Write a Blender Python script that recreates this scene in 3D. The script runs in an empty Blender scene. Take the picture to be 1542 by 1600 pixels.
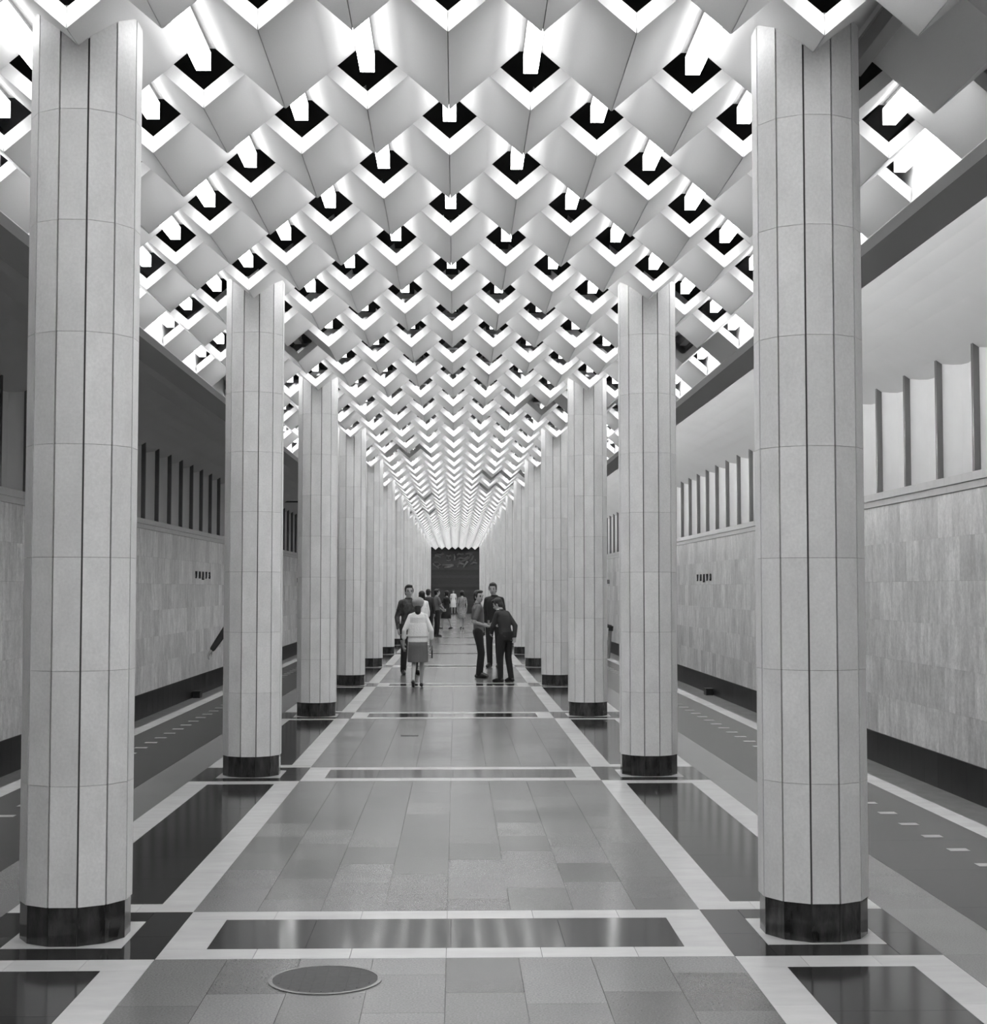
import bpy, math, random
from mathutils import Vector, Matrix, Euler
random.seed(7)
scene = bpy.context.scene
COL = scene.collection
PI = math.pi

# ------------------------------------------------------------------ camera, world, exposure
H = 1.68
F_PX, PITCH, YAW, ROLL, CAM_X = 2347.6, 0.05093, 0.02504, 0.00024, 0.0414
cd = bpy.data.cameras.new('camera'); cam = bpy.data.objects.new('camera', cd); COL.objects.link(cam)
cd.sensor_fit = 'HORIZONTAL'; cd.sensor_width = 36.0; cd.lens = F_PX / 1542 * 36.0
cd.clip_start = 0.05; cd.clip_end = 400
fw = Vector((math.sin(YAW)*math.cos(PITCH), math.cos(YAW)*math.cos(PITCH), math.sin(PITCH)))
rt = Vector((math.cos(YAW), -math.sin(YAW), 0)); up = rt.cross(fw)
r2 = rt*math.cos(ROLL) + up*math.sin(ROLL); u2 = up*math.cos(ROLL) - rt*math.sin(ROLL)
M = Matrix((r2, u2, -fw)).transposed().to_4x4(); M.translation = Vector((CAM_X, 0, H))
cam.matrix_world = M
scene.camera = cam
w = bpy.data.worlds.new('world'); scene.world = w; w.use_nodes = True
w.node_tree.nodes['Background'].inputs[0].default_value = (0, 0, 0, 1)
w.node_tree.nodes['Background'].inputs[1].default_value = 0
vs = scene.view_settings
vs.view_transform = 'Standard'; vs.look = 'None'; vs.gamma = 1.0; vs.use_curve_mapping = False
vs.exposure = 0.0
cy = scene.cycles
cy.use_adaptive_sampling = True; cy.adaptive_threshold = 0.04; cy.use_denoising = True
cy.use_light_tree = False; cy.glossy_bounces = 3; cy.transmission_bounces = 0; cy.caustics_reflective = False; cy.caustics_refractive = False
LAMP_E, LAMP_SIDE = 14.3, 2.6   # lower face and flanks of the ceiling lamps
COVE_E = 60.0        # strength of the battens lying on the right-hand beam

# ------------------------------------------------------------------ layout constants (metres)
D1, B = 7.444, 6.3229            # first column row, bay length
S = 1.803                        # column axis from the hall's centre line
P = 0.893                        # fold period of the ceiling
STEP, Y0 = 1.0538, 6.96         # length of a coffer row, first plane
ZC = 4.30                        # lowest edge of the folds
Y_REAR, Y_END = -9.0, 103.0
NROW = 15
XS, XB, XO, XG, XE0, XE1 = 1.3207, 1.5186, 2.283, 2.66, 3.627, 3.798
SQ0, SQ1 = S-0.284, S+0.284
XW = 6.8                         # wall beyond the track

# ------------------------------------------------------------------ materials
def mat(name, v, rough=0.5, var=0.0, noise=None, spec=0.5, metal=0.0, bump=None, emit=0.0, speck=None, rough_var=0.0):
    """v base value; var random brightness per piece; noise=(scale xyz, amount, detail); speck=(scale, amount)"""
    m = bpy.data.materials.new(name); m.use_nodes = True
    nt = m.node_tree; N = nt.nodes; L = nt.links
    b = N['Principled BSDF']
    b.inputs['Roughness'].default_value = rough
    b.inputs['Metallic'].default_value = metal
    b.inputs['Specular IOR Level'].default_value = spec
    b.inputs['Base Color'].default_value = (v, v, v, 1)
    if emit:
        b.inputs['Emission Color'].default_value = (1, 1, 1, 1); b.inputs['Emission Strength'].default_value = emit
    def math_(op, a, c):
        n = N.new('ShaderNodeMath'); n.operation = op
        for i, q in enumerate((a, c)):
            if isinstance(q, (int, float)): n.inputs[i].default_value = q
            else: L.new(q, n.inputs[i])
        return n.outputs[0]
    if var or noise or speck or bump:
        geo = N.new('ShaderNodeNewGeometry'); oi = N.new('ShaderNodeObjectInfo')
        rnd = math_('FRACT', math_('ADD', oi.outputs['Random'], geo.outputs['Random Per Island']), 0)
        val = math_('ADD', math_('MULTIPLY', math_('SUBTRACT', rnd, 0.5), 2*var), 1.0)
        def noise_(scale, detail, off=True, rough_=0.6):
            mp = N.new('ShaderNodeMapping'); mp.inputs['Scale'].default_value = scale
            L.new(geo.outputs['Position'], mp.inputs['Vector'])
            if off:
                cb = N.new('ShaderNodeCombineXYZ')
                for k in range(3): L.new(math_('MULTIPLY', rnd, 37.0+k*11), cb.inputs[k])
                L.new(cb.outputs[0], mp.inputs['Location'])
            t = N.new('ShaderNodeTexNoise'); t.inputs['Scale'].default_value = 1.0
            t.inputs['Detail'].default_value = detail; t.inputs['Roughness'].default_value = rough_
            L.new(mp.outputs[0], t.inputs['Vector']); return t.outputs['Fac']
        if noise:
            n1 = noise_(noise[0], noise[2])
            val = math_('MULTIPLY', val, math_('ADD', math_('MULTIPLY', math_('SUBTRACT', n1, 0.5), 2*noise[1]), 1.0))
        if speck:
            n2 = noise_((speck[0],)*3, 2, False)
            val = math_('MULTIPLY', val, math_('ADD', math_('MULTIPLY', math_('SUBTRACT', n2, 0.5), 2*speck[1]), 1.0))
        vv = math_('MULTIPLY', val, v)
        cmb = N.new('ShaderNodeCombineColor')
        for k in range(3): L.new(vv, cmb.inputs[k])
        L.new(cmb.outputs[0], b.inputs['Base Color'])
        if rough_var:
            n3 = noise_((1.3, 1.3, 1.3), 3, True)
            L.new(math_('ADD', math_('MULTIPLY', n3, rough_var), rough-rough_var*0.5), b.inputs['Roughness'])
        if bump:
            n4 = noise_((bump[0],)*3, 3, False)
            bp = N.new('ShaderNodeBump'); bp.inputs['Strength'].default_value = bump[1]; bp.inputs['Distance'].default_value = 0.01
            L.new(n4, bp.inputs['Height']); L.new(bp.outputs[0], b.inputs['Normal'])
    return m

M_ = {}
M_['plaster'] = mat('white_plaster', 0.84, 0.7, 0.02, speck=(150, 0.05))
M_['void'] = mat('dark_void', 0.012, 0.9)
M_['column'] = mat('column_marble', 0.68, 0.45, 0.05, noise=((6, 6, 3.5), 0.20, 8), speck=(70, 0.14))
M_['joint'] = mat('joint_mortar', 0.10, 0.9)
M_['floor_joint'] = mat('floor_joint', 0.13, 0.8)
M_['black'] = mat('black_labradorite', 0.03, 0.16, 0.5, noise=((16, 16, 5), 2.2, 7))
M_['granite'] = mat('grey_granite', 0.145, 0.20, 0.34, noise=((2, 2, 2), 0.12, 4), speck=(110, 0.6), rough_var=0.10)
M_['granite2'] = mat('aisle_granite', 0.17, 0.18, 0.10, noise=((2, 2, 2), 0.12, 4), speck=(130, 0.40), rough_var=0.08)
M_['marble_strip'] = mat('pale_strip_marble', 0.54, 0.20, 0.06, noise=((3, 9, 3), 0.16, 6), rough_var=0.08)
M_['dark_slab'] = mat('dark_polished_granite', 0.030, 0.10, 0.25, noise=((4, 4, 4), 0.25, 5), speck=(120, 0.25), spec=0.27)
M_['platform'] = mat('dark_platform_stone', 0.034, 0.27, 0.15, noise=((5, 14, 4), 0.5, 6), speck=(60, 0.2), spec=0.35)
M_['dash'] = mat('white_dash_tile', 0.42, 0.3, 0.08)
M_['wall_tile'] = mat('wall_marble', 0.68, 0.32, 0.17, noise=((6, 6, 2.4), 0.62, 8), speck=(22, 0.30))
M_['plinth'] = mat('black_plinth', 0.02, 0.35, 0.3, noise=((6, 6, 3), 0.7, 5))
M_['cornice'] = mat('cornice_marble', 0.50, 0.35, 0.08, noise=((5, 5, 5), 0.15, 5))
M_['fin'] = mat('anodised_fin', 0.20, 0.30, 0.05, metal=0.7)
M_['fin_panel'] = mat('light_panel_white', 0.80, 0.6, 0.02, noise=((4, 4, 4), 0.04, 3))
M_['vault'] = mat('vault_plaster', 0.60, 0.75, 0.0, noise=((1, 1, 1), 0.06, 4), speck=(120, 0.05))
M_['beam'] = mat('beam_paint', 0.34, 0.7, 0.0, noise=((1, 1, 1), 0.05, 4))
M_['concrete'] = mat('track_concrete', 0.20, 0.8, 0.0, noise=((5, 3, 3), 0.3, 6))
M_['lamp'] = mat('lit_diffuser', 0.9, 0.4, emit=LAMP_E)
M_['lamp_side'] = mat('lit_diffuser_flank', 0.9, 0.4, emit=LAMP_SIDE)
M_['lamp_off'] = mat('unlit_diffuser', 0.35, 0.4)
M_['cove'] = mat('lit_batten', 0.9, 0.4, emit=COVE_E)
M_['housing'] = mat('lamp_housing', 0.5, 0.5)
M_['iron'] = mat('cast_iron', 0.075, 0.6, 0.0, noise=((30, 30, 30), 0.3, 4), spec=0.2)
M_['relief'] = mat('bronze_relief', 0.26, 0.38, 0.12, noise=((8, 8, 8), 0.4, 5), metal=0.6)
M_['board'] = mat('dark_end_board', 0.055, 0.5, 0.25, noise=((6, 6, 20), 0.4, 5))
M_['letter'] = mat('dark_letter', 0.02, 0.4)
M_['steel'] = mat('rail_steel', 0.25, 0.35, metal=0.9)
M_['skin'] = mat('skin', 0.36, 0.55)
M_['skin_pale'] = mat('skin_pale', 0.46, 0.55)
M_['hair'] = mat('hair', 0.012, 0.5, bump=(120, 0.5))
M_['eye'] = mat('eye_dark', 0.02, 0.3)
M_['lip'] = mat('lip', 0.15, 0.5)
M_['black_cloth'] = mat('black_cloth', 0.012, 0.8, bump=(60, 0.4))
M_['dark_cloth'] = mat('dark_cloth', 0.03, 0.8, bump=(60, 0.4))
M_['pattern_cloth'] = mat('patterned_dark_cloth', 0.045, 0.8, noise=((16, 16, 16), 1.8, 2), bump=(60, 0.4))
M_['grey_cloth'] = mat('grey_cloth', 0.12, 0.8, noise=((6, 6, 6), 0.15, 3), bump=(60, 0.4))
M_['mid_cloth'] = mat('mid_cloth', 0.16, 0.85, noise=((90, 90, 90), 0.25, 2), bump=(60, 0.4))
M_['white_cloth'] = mat('white_cloth', 0.80, 0.8, bump=(40, 0.5))
M_['beret'] = mat('knit_beret', 0.30, 0.9, noise=((90, 90, 90), 0.4, 2))
M_['print_cloth'] = mat('print_dress', 0.27, 0.85, noise=((22, 22, 22), 0.8, 2))
M_['shoe'] = mat('shoe_leather', 0.015, 0.3)
M_['paper'] = mat('paper', 0.25, 0.7)

# ------------------------------------------------------------------ helpers
def link(o, parent=None):
    COL.objects.link(o)
    if parent is not None: o.parent = parent
    return o
def tag(o, label=None, cat=None, group=None, kind=None):
    if label: o['label'] = label
    if cat: o['category'] = cat
    if group: o['group'] = group
    if kind: o['kind'] = kind
    return o
def empty(name, loc=(0, 0, 0), rz=0.0, parent=None):
    o = bpy.data.objects.new(name, None); o.empty_display_size = 0.2
    o.location = loc; o.rotation_euler = (0, 0, rz); return link(o, parent)
class MB:
    def __init__(s): s.v = []; s.f = []
    def add(s, vs_, fs):
        n = len(s.v); s.v += [tuple(q) for q in vs_]; s.f += [tuple(i+n for i in f) for f in fs]; return s
    def box(s, x0, x1, y0, y1, z0, z1):
        return s.add([(x0,y0,z0),(x1,y0,z0),(x1,y1,z0),(x0,y1,z0),(x0,y0,z1),(x1,y0,z1),(x1,y1,z1),(x0,y1,z1)],
                     [(0,3,2,1),(4,5,6,7),(0,1,5,4),(1,2,6,5),(2,3,7,6),(3,0,4,7)])
    def hexa(s, q): return s.add(q, [(0,3,2,1),(4,5,6,7),(0,1,5,4),(1,2,6,5),(2,3,7,6),(3,0,4,7)])
    def prism_y(s, pts, y0, y1, caps=True):
        n = len(pts)
        vv = [(x, y0, z) for x, z in pts] + [(x, y1, z) for x, z in pts]
        ff = [(i, (i+1) % n, n+(i+1) % n, n+i) for i in range(n)]
        if caps: ff += [tuple(range(n-1, -1, -1)), tuple(range(n, 2*n))]
        return s.add(vv, ff)
    def prism_z(s, pts, z0, z1):
        n = len(pts)
        vv = [(x, y, z0) for x, y in pts] + [(x, y, z1) for x, y in pts]
        ff = [(i, (i+1) % n, n+(i+1) % n, n+i) for i in range(n)] + [tuple(range(n-1, -1, -1)), tuple(range(n, 2*n))]
        return s.add(vv, ff)
    def tube(s, path, r, seg=8):
        path = [Vector(p) for p in path]; rings = []
        for i, p in enumerate(path):
            d = (path[min(i+1, len(path)-1)] - path[max(i-1, 0)]).normalized()
            a = d.orthogonal().normalized(); b = d.cross(a)
            rr = r[i] if isinstance(r, (list, tuple)) else r
            rings.append([p + (a*math.cos(2*PI*k/seg) + b*math.sin(2*PI*k/seg))*rr for k in range(seg)])
        vv = [q for R_ in rings for q in R_]; ff = []
        for i in range(len(rings)-1):
            for k in range(seg):
                ff.append((i*seg+k, i*seg+(k+1) % seg, (i+1)*seg+(k+1) % seg, (i+1)*seg+k))
        ff += [tuple(range(seg-1, -1, -1)), tuple(range((len(rings)-1)*seg, len(rings)*seg))]
        return s.add(vv, ff)
    def ellipsoid(s, c, r, rot=None, nu=14, nv=10):
        c = Vector(c); vv = []; ff = []
        for j in range(1, nv):
            t = PI*j/nv
            for i in range(nu):
                a = 2*PI*i/nu
                q = Vector((r[0]*math.sin(t)*math.cos(a), r[1]*math.sin(t)*math.sin(a), r[2]*math.cos(t)))
                if rot is not None: q = rot @ q
                vv.append(c+q)
        top = Vector((0, 0, r[2])); bot = Vector((0, 0, -r[2]))
        if rot is not None: top = rot @ top; bot = rot @ bot
        vv += [c+top, c+bot]; T = len(vv)-2; Bm = len(vv)-1
        for j in range(nv-2):
            for i in range(nu):
                ff.append((j*nu+i, (j+1)*nu+i, (j+1)*nu+(i+1) % nu, j*nu+(i+1) % nu))
        for i in range(nu):
            ff.append((T, i, (i+1) % nu)); ff.append((Bm, (nv-2)*nu+(i+1) % nu, (nv-2)*nu+i))
        return s.add(vv, ff)
    def capsule(s, a, b, ra, rb):
        s.ellipsoid(a, (ra,)*3, nu=12, nv=8); s.ellipsoid(b, (rb,)*3, nu=12, nv=8)
        if (Vector(a)-Vector(b)).length > 1e-4: s.tube([a, b], [ra, rb], 12)
        return s
    def loft(s, secs, seg=20):
        """secs: (cx, cy, cz, rx, ry)"""
        vv = []; ff = []
        for cx, cy, cz, rx, ry in secs:
            for k in range(seg):
                a = 2*PI*k/seg; vv.append((cx+rx*math.cos(a), cy+ry*math.sin(a), cz))
        n = len(secs)
        for i in range(n-1):
            for k in range(seg): ff.append((i*seg+k, i*seg+(k+1) % seg, (i+1)*seg+(k+1) % seg, (i+1)*seg+k))
        ff += [tuple(range(seg-1, -1, -1)), tuple(range((n-1)*seg, n*seg))]
        return s.add(vv, ff)
    def mesh(s, name, material=None, smooth=False):
        me = bpy.data.meshes.new(name); me.from_pydata([tuple(q) for q in s.v], [], s.f); me.update()
        if material: me.materials.append(M_[material] if isinstance(material, str) else material)
        if smooth:
            for p in me.polygons: p.use_smooth = True
        return me
    def build(s, name, material, parent=None, loc=None, smooth=False):
        o = bpy.data.objects.new(name, s.mesh(name, material, smooth))
        if loc is not None: o.location = loc
        return link(o, parent)
def inst(name, me, parent=None, loc=(0, 0, 0), scale=None, rz=0.0):
    o = bpy.data.objects.new(name, me); o.location = loc
    if rz: o.rotation_euler = (0, 0, rz)
    if scale: o.scale = scale
    return link(o, parent)
ORD = ['first','second','third','fourth','fifth','sixth','seventh','eighth','ninth','tenth','eleventh','twelfth','thirteenth','fourteenth','fifteenth','sixteenth','seventeenth','eighteenth','nineteenth']
ORD += ['twentieth'] + ['twenty-'+q for q in ORD[:9]] + ['thirtieth'] + ['thirty-'+q for q in ORD[:9]] + ['fortieth'] + ['forty-'+q for q in ORD[:9]]

# ------------------------------------------------------------------ floor
floor = MB().box(-XE1+0.02, XE1-0.02, Y_REAR, Y_END, -0.5, -0.006).build('floor', 'floor_joint')
tag(floor, kind='structure')
pieces = {}     # name -> (material, list of rects)
G = 0.0010
def put(name, m, x0, x1, y0, y1, top=0.0):
    if x1 < x0: x0, x1 = x1, x0
    pieces.setdefault(name, (m, []))[1].append((x0+G, x1-G, max(y0, Y_REAR)+G, min(y1, Y_END)-G, top))
def cut(a, b, n): return [a+(b-a)*i/n for i in range(n+1)]
for n in range(-3, NROW+1):
    D = D1 + n*B
    ya, yb = D-0.501, D+0.501
    if yb > Y_END: continue
    # cross band in the hall
    for i, (a, b) in enumerate(zip(cut(-XS, XS, 6)[:-1], cut(-XS, XS, 6)[1:])):
        put('pale_border_stone', 'marble_strip', a, b, ya, ya+0.19); put('pale_border_stone', 'marble_strip', a, b, yb-0.19, yb)
    put('pale_border_stone', 'marble_strip', -XS, -1.118, ya+0.19, yb-0.19); put('pale_border_stone', 'marble_strip', 1.118, XS, ya+0.19, yb-0.19)
    for a, b in zip([-1.118, -0.66, 0.02, 0.56], [-0.66, 0.02, 0.56, 1.118]):
        put('dark_band_slab', 'dark_slab', a, b, ya+0.19, yb-0.19)
    for sg in (-1, 1):
        # dark frame and white square under the column
        put('dark_frame_slab', 'dark_slab', sg*XS, sg*SQ0, ya, D-0.05); put('dark_frame_slab', 'dark_slab', sg*XS, sg*SQ0, D-0.05, yb)
        put('dark_frame_slab', 'dark_slab', sg*SQ1, sg*XO, ya, D-0.05); put('dark_frame_slab', 'dark_slab', sg*SQ1, sg*XO, D-0.05, yb)
        put('dark_frame_slab', 'dark_slab', sg*SQ0, sg*SQ1, ya, D-0.284); put('dark_frame_slab', 'dark_slab', sg*SQ0, sg*SQ1, D+0.284, yb)
        put('column_base_tile', 'marble_strip', sg*SQ0, sg*SQ1, D-0.284, D+0.284)
        # pale stones before and behind
        for c0, c1 in ((ya-0.20, ya), (yb, yb+0.20)):
            for a, b in zip([XS, 1.62, 1.95], [1.62, 1.95, XO]): put('pale_border_stone', 'marble_strip', sg*a, sg*b, c0, c1)
        put('aisle_slab', 'granite2', sg*XO, sg*XG, ya, yb)
    # stretch to the next row
    y0, y1 = yb, D+B-0.501
    xs = cut(-XS, XS, 8)
    for c in range(8):
        off = random.choice([0, 0.5, 0.27, 0.7])*0.591
        ys = [y0] + [y0+off+0.591*i for i in range(10) if y0+0.2 < y0+off+0.591*i < y1-0.2] + [y1]
        for a, b in zip(ys[:-1], ys[1:]): put('granite_tile', 'granite', xs[c], xs[c+1], a, b)
    p0, p1 = y0+0.20, y1-0.20
    for sg in (-1, 1):
        for a, b in zip(cut(p0, p1, 8)[:-1], cut(p0, p1, 8)[1:]):
            put('pale_border_stone', 'marble_strip', sg*XS, sg*XB, a, b); put('pale_border_stone', 'marble_strip', sg*SQ1, sg*XO, a, b)
        for a, b in zip(cut(p0, p1, 7)[:-1], cut(p0, p1, 7)[1:]):
            put('dark_panel_slab', 'dark_slab', sg*XB, sg*SQ1, a, b)
        for a, b in zip(cut(y0, y1, 6)[:-1], cut(y0, y1, 6)[1:]): put('aisle_slab', 'granite2', sg*XO, sg*XG, a, b)
y = Y_REAR
while y < Y_END:
    for sg in (-1, 1):
        put('platform_slab', 'platform', sg*XG, sg*XE0, y, y+1.06)
        put('edge_stone', 'marble_strip', sg*XE0, sg*XE1, y, y+1.06)
        for q in (0.1, 0.63): put('white_dash_tile', 'dash', sg*(3.28-0.065), sg*(3.28+0.065), y+q, y+q+0.10, 0.0015)
    y += 1.06
def seen_floor(r):       # the nearest pieces the photograph shows
    xm, ym = (r[0]+r[1])/2, (r[2]+r[3])/2
    return ym > 5.9 and abs(xm-0.05) < ym*0.345 + 0.15
for name, (m, rects) in pieces.items():
    rects = sorted(rects, key=lambda r: r[2])
    near = [r for r in rects if seen_floor(r) and r[2] < 34][:290]
    ns = set(near); far = [r for r in rects if r not in ns]
    cache = {}
    for r in near:
        key = (round(r[1]-r[0], 3), round(r[3]-r[2], 3))
        if key not in cache: cache[key] = MB().box(0, key[0], 0, key[1], -0.02, 0).mesh(name, m)
        inst(name, cache[key], floor, (r[0], r[2], r[4]))
    mb = MB()
    for r in far: mb.box(r[0], r[1], r[2], r[3], -0.02+r[4], r[4])
    if far: tag(mb.build(name, m, floor), kind='stuff')
for sg in (-1, 1):
    nm = 'left' if sg < 0 else 'right'
    # platform face, track bed, walkway bench
    x0, x1 = sorted((sg*(XE1-0.06), sg*(XE1-0.02)))
    MB().box(x0, x1, Y_REAR, Y_END, -1.65, -0.02).build('platform_face', 'concrete', floor)
    x0, x1 = sorted((sg*(XE1-0.06), sg*XW))
    MB().box(x0, x1, Y_REAR, Y_END, -1.75, -1.65).build('track_bed', 'concrete', floor)
    zb = -1.10 if sg > 0 else -1.15
    x0, x1 = sorted((sg*6.2, sg*XW))
    MB().box(x0, x1, Y_REAR, Y_END, -1.65, zb).build('track_walkway', 'concrete', floor)

# ------------------------------------------------------------------ track walls
def in_view(sg, y):
    if sg > 0: return 17.5 < y < 26.5 or 33 < y < 47.5
    return 21 < y < 26.5 or 31 < y < 47
ZP, ZK0, ZK1, ZF = -0.612, 2.99, 3.20, 4.79
for sg in (-1, 1):
    side = 'left' if sg < 0 else 'right'
    x0, x1 = sorted((sg*(XW+0.03), sg*(XW+0.4)))
    wall = tag(MB().box(x0, x1, Y_REAR, Y_END, -1.75, ZK1).build('wall_'+side, 'joint'), kind='structure')
    xa, xb = sorted((sg*(XW+0.25), sg*(XW+0.4)))
    MB().box(xa, xb, Y_REAR, Y_END, ZK1, 5.6).build('upper_backing', 'joint', wall)
    base = tag(MB().box(x0, sorted((sg*(XW+0.03), sg*(XW+0.4)))[1], Y_REAR, Y_END, -1.75, -1.3).build('baseboard_'+side, 'concrete'), kind='structure')
    tile = MB().box(min(0, sg*0.05), max(0, sg*0.05), 0.001, 0.599, 0.001, 0.599).mesh('wall_tile', 'wall_tile')
    plin = MB().box(min(-sg*0.02, sg*0.05), max(-sg*0.02, sg*0.05), 0.001, 0.598, 0, 0.54).mesh('plinth_slab', 'plinth')
    corn = MB().box(min(-sg*0.05, sg*0.05), max(-sg*0.05, sg*0.05), 0.002, 1.491, 0, 0.21)
    cornm = MB().box(min(-sg*0.06, sg*0.05), max(-sg*0.06, sg*0.05), 0.002, 1.491, 0.10, 0.21).box(min(-sg*0.03, sg*0.05), max(-sg*0.03, sg*0.05), 0.002, 1.491, 0, 0.098).mesh('cornice_stone', 'cornice')
    far_t, far_p, far_c, far_f, far_q = MB(), MB(), MB(), MB(), MB()
    y = Y_REAR; i = 0
    while y < Y_END-0.3:
        v = in_view(sg, y)
        for r in range(6):
            z = ZP + r*0.6
            # courses are shifted against each other
            yy = y + (0.0, 0.3, 0.12, 0.42, 0.2, 0.5)[r]
            if v: inst('wall_tile', tile, wall, (sg*XW, yy, z))
            else: far_t.box(min(sg*XW, sg*(XW+.05)), max(sg*XW, sg*(XW+.05)), yy+.001, yy+.599, z+.001, z+.599)
        zb = -1.10 if sg > 0 else -1.15
        if v: inst('plinth_slab', plin, base, (sg*XW, y, ZP-0.54))
        else: far_p.box(min(sg*(XW-.02), sg*(XW+.05)), max(sg*(XW-.02), sg*(XW+.05)), y+.001, y+.598, ZP-.54, ZP)
        y += 0.6; i += 1
    # fins and concave light panels
    def arc_panel(mb, y, ox=0.0):
        n = 6; yA, yB = y+0.04, y+1.4935-0.04; pf = []
        for k in range(n+1):
            t = k/n; pf.append((ox + sg*(0.05+0.13*math.sin(PI*t)), yA+(yB-yA)*t))
        pb = [(ox+sg*0.24, yB), (ox+sg*0.24, yA)]
        return mb.prism_z(pf+pb if sg > 0 else (pf+pb)[::-1], 0.0, 1.9)
    pan = arc_panel(MB(), 0.0).mesh('light_panel', 'fin_panel')
    def fin_mesh(mb, ox, y, z):
        mb.box(min(ox-sg*0.035, ox+sg*0.2), max(ox-sg*0.035, ox+sg*0.2), y-0.036, y-0.014, z, z+1.75)
        mb.box(min(ox-sg*0.02, ox+sg*0.2), max(ox-sg*0.02, ox+sg*0.2), y-0.013, y+0.013, z, z+1.75)
        return mb.box(min(ox-sg*0.035, ox+sg*0.2), max(ox-sg*0.035, ox+sg*0.2), y+0.014, y+0.036, z, z+1.75)
    fin = fin_mesh(MB(), 0, 0, 0).mesh('wall_fin', 'fin')
    yf = (19.314 if sg > 0 else 33.05) - 1.4935*40
    while yf < Y_END-1.5:
        if yf > Y_REAR:
            if in_view(sg, yf+0.5):
                inst('wall_fin', fin, wall, (sg*XW, yf, ZK1)); inst('light_panel', pan, wall, (sg*XW, yf, ZK1))
                inst('cornice_stone', cornm, wall, (sg*XW, yf-0.4, ZK0))
            else:
                fin_mesh(far_f, sg*XW, yf, ZK1)
                n0 = len(far_q.v); arc_panel(far_q, yf, sg*XW)
                far_q.v[n0:] = [(a, b, c+ZK1) for a, b, c in far_q.v[n0:]]
                far_c.box(min(sg*(XW-.06), sg*(XW+.05)), max(sg*(XW-.06), sg*(XW+.05)), yf-.398, yf+1.091, ZK0+.1, ZK1)
                far_c.box(min(sg*(XW-.03), sg*(XW+.05)), max(sg*(XW-.03), sg*(XW+.05)), yf-.398, yf+1.091, ZK0, ZK0+.098)
        yf += 1.4935
    for mb, nm, m, par in ((far_t, 'wall_tile', 'wall_tile', wall), (far_p, 'plinth_slab', 'plinth', base), (far_c, 'cornice_stone', 'cornice', wall),
                           (far_f, 'wall_fin', 'fin', wall), (far_q, 'light_panel', 'fin_panel', wall)):
        tag(mb.build(nm, m, par), kind='stuff')
    # vault over the track: solid arch from behind the beam to the wall
    pts = []
    A0, A1, A2 = Vector((3.26, 4.90)), Vector((5.0, 6.15)), Vector((XW+0.25, ZF-0.10))
    for k in range(15):
        t = k/14; q = A0*(1-t)**2 + A1*2*t*(1-t) + A2*t*t; pts.append((sg*q.x, q.y))
    outer = [(sg*(XW+0.4), ZF-0.1), (sg*(XW+0.4), 6.1), (sg*3.26, 6.1)]
    vt = MB().prism_y(pts+outer, Y_REAR, Y_END).build('ceiling_vault', 'vault', smooth=False)
    tag(vt, kind='structure')
    # beam: soffit, upstand behind the coffers and a thin pale ledge
    bm = MB().prism_y([(sg*3.24, ZC), (sg*3.585, ZC), (sg*3.585, ZC+0.10), (sg*3.27, ZC+0.10), (sg*3.27, 5.0), (sg*3.24, 5.0)], Y_REAR, Y_END).build('trim_'+('1' if sg < 0 else '2'), 'beam')
    tag(bm, kind='structure')
    lg = MB().prism_y([(sg*3.5*P, ZC-0.004), (sg*3.238, ZC-0.004), (sg*3.238, 4.86), (sg*(3.5*P+0.02), 4.86), (sg*(3.5*P+0.02), ZC+0.03), (sg*3.5*P, ZC+0.03)], Y_REAR, Y_END).build('trim_'+('3' if sg < 0 else '4'), 'plaster')
    tag(lg, kind='structure')

# end walls
we = tag(MB().box(-XW-0.4, XW+0.4, Y_END+0.1, Y_END+0.4, -1.75, 6.1).build('wall_end', 'board'), kind='structure')
tag(MB().box(-XW-0.4, XW+0.4, Y_REAR-0.3, Y_REAR, -1.75, 6.1).build('wall_rear', 'wall_tile'), kind='structure')
zz = 0.0
while zz < 2.95:
    MB().box(-1.62, 1.62, Y_END+0.02+0.015*random.random(), Y_END+0.1, zz+0.006, zz+0.19).build('end_board', 'board', we); zz += 0.2

# ------------------------------------------------------------------ zigzag ceiling
AMP = 0.429*P; SL = AMP/(P/2); FT = 0.06; TV = 0.098
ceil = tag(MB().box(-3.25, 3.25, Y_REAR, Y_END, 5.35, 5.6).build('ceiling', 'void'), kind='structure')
OFFS = {i: q-(Y0+i*STEP) for i, q in enumerate((6.96, 8.12, 8.98, 10.01, 11.07, 12.12, 13.16, 14.25, 15.21, 16.245, 17.33, 18.32, 19.49, 20.57, 21.56, 22.66, 23.66))}
def plane(k): return Y0 + k*STEP + OFFS.get(k, 0.0)
def panel_q(sg, x, y0, y1, z=ZC):
    xa, xb = x+sg*0.002, x+sg*(P/2-FT); za = z+0.002*SL; zb_ = z+(P/2-FT)*SL
    a = [(xa, y0, za), (xb, y0, zb_), (xb, y1, zb_), (xa, y1, za)]
    b = [(q[0], q[1], q[2]+TV) for q in a]
    for i in (0, 3): b[i] = (x-sg*0.004, a[i][1], z+TV)      # the joint is a groove, closed above
    if sg < 0: a = a[::-1]; b = b[::-1]
    return a+b
pan_me = {sg: MB().hexa(panel_q(sg, 0, 0.0, 1.0, 0.0)).mesh('fold_panel', 'plaster') for sg in (-1, 1)}
ridge_me = MB().box(-FT, FT, 0, 1, 0, 0.05).mesh('ridge_plate', 'plaster')
ZTOP = ZC + (P/2-FT)*SL
far_pan, far_ridge, far_lamp = MB(), MB(), MB()
K0, K1 = -15, 91
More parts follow.
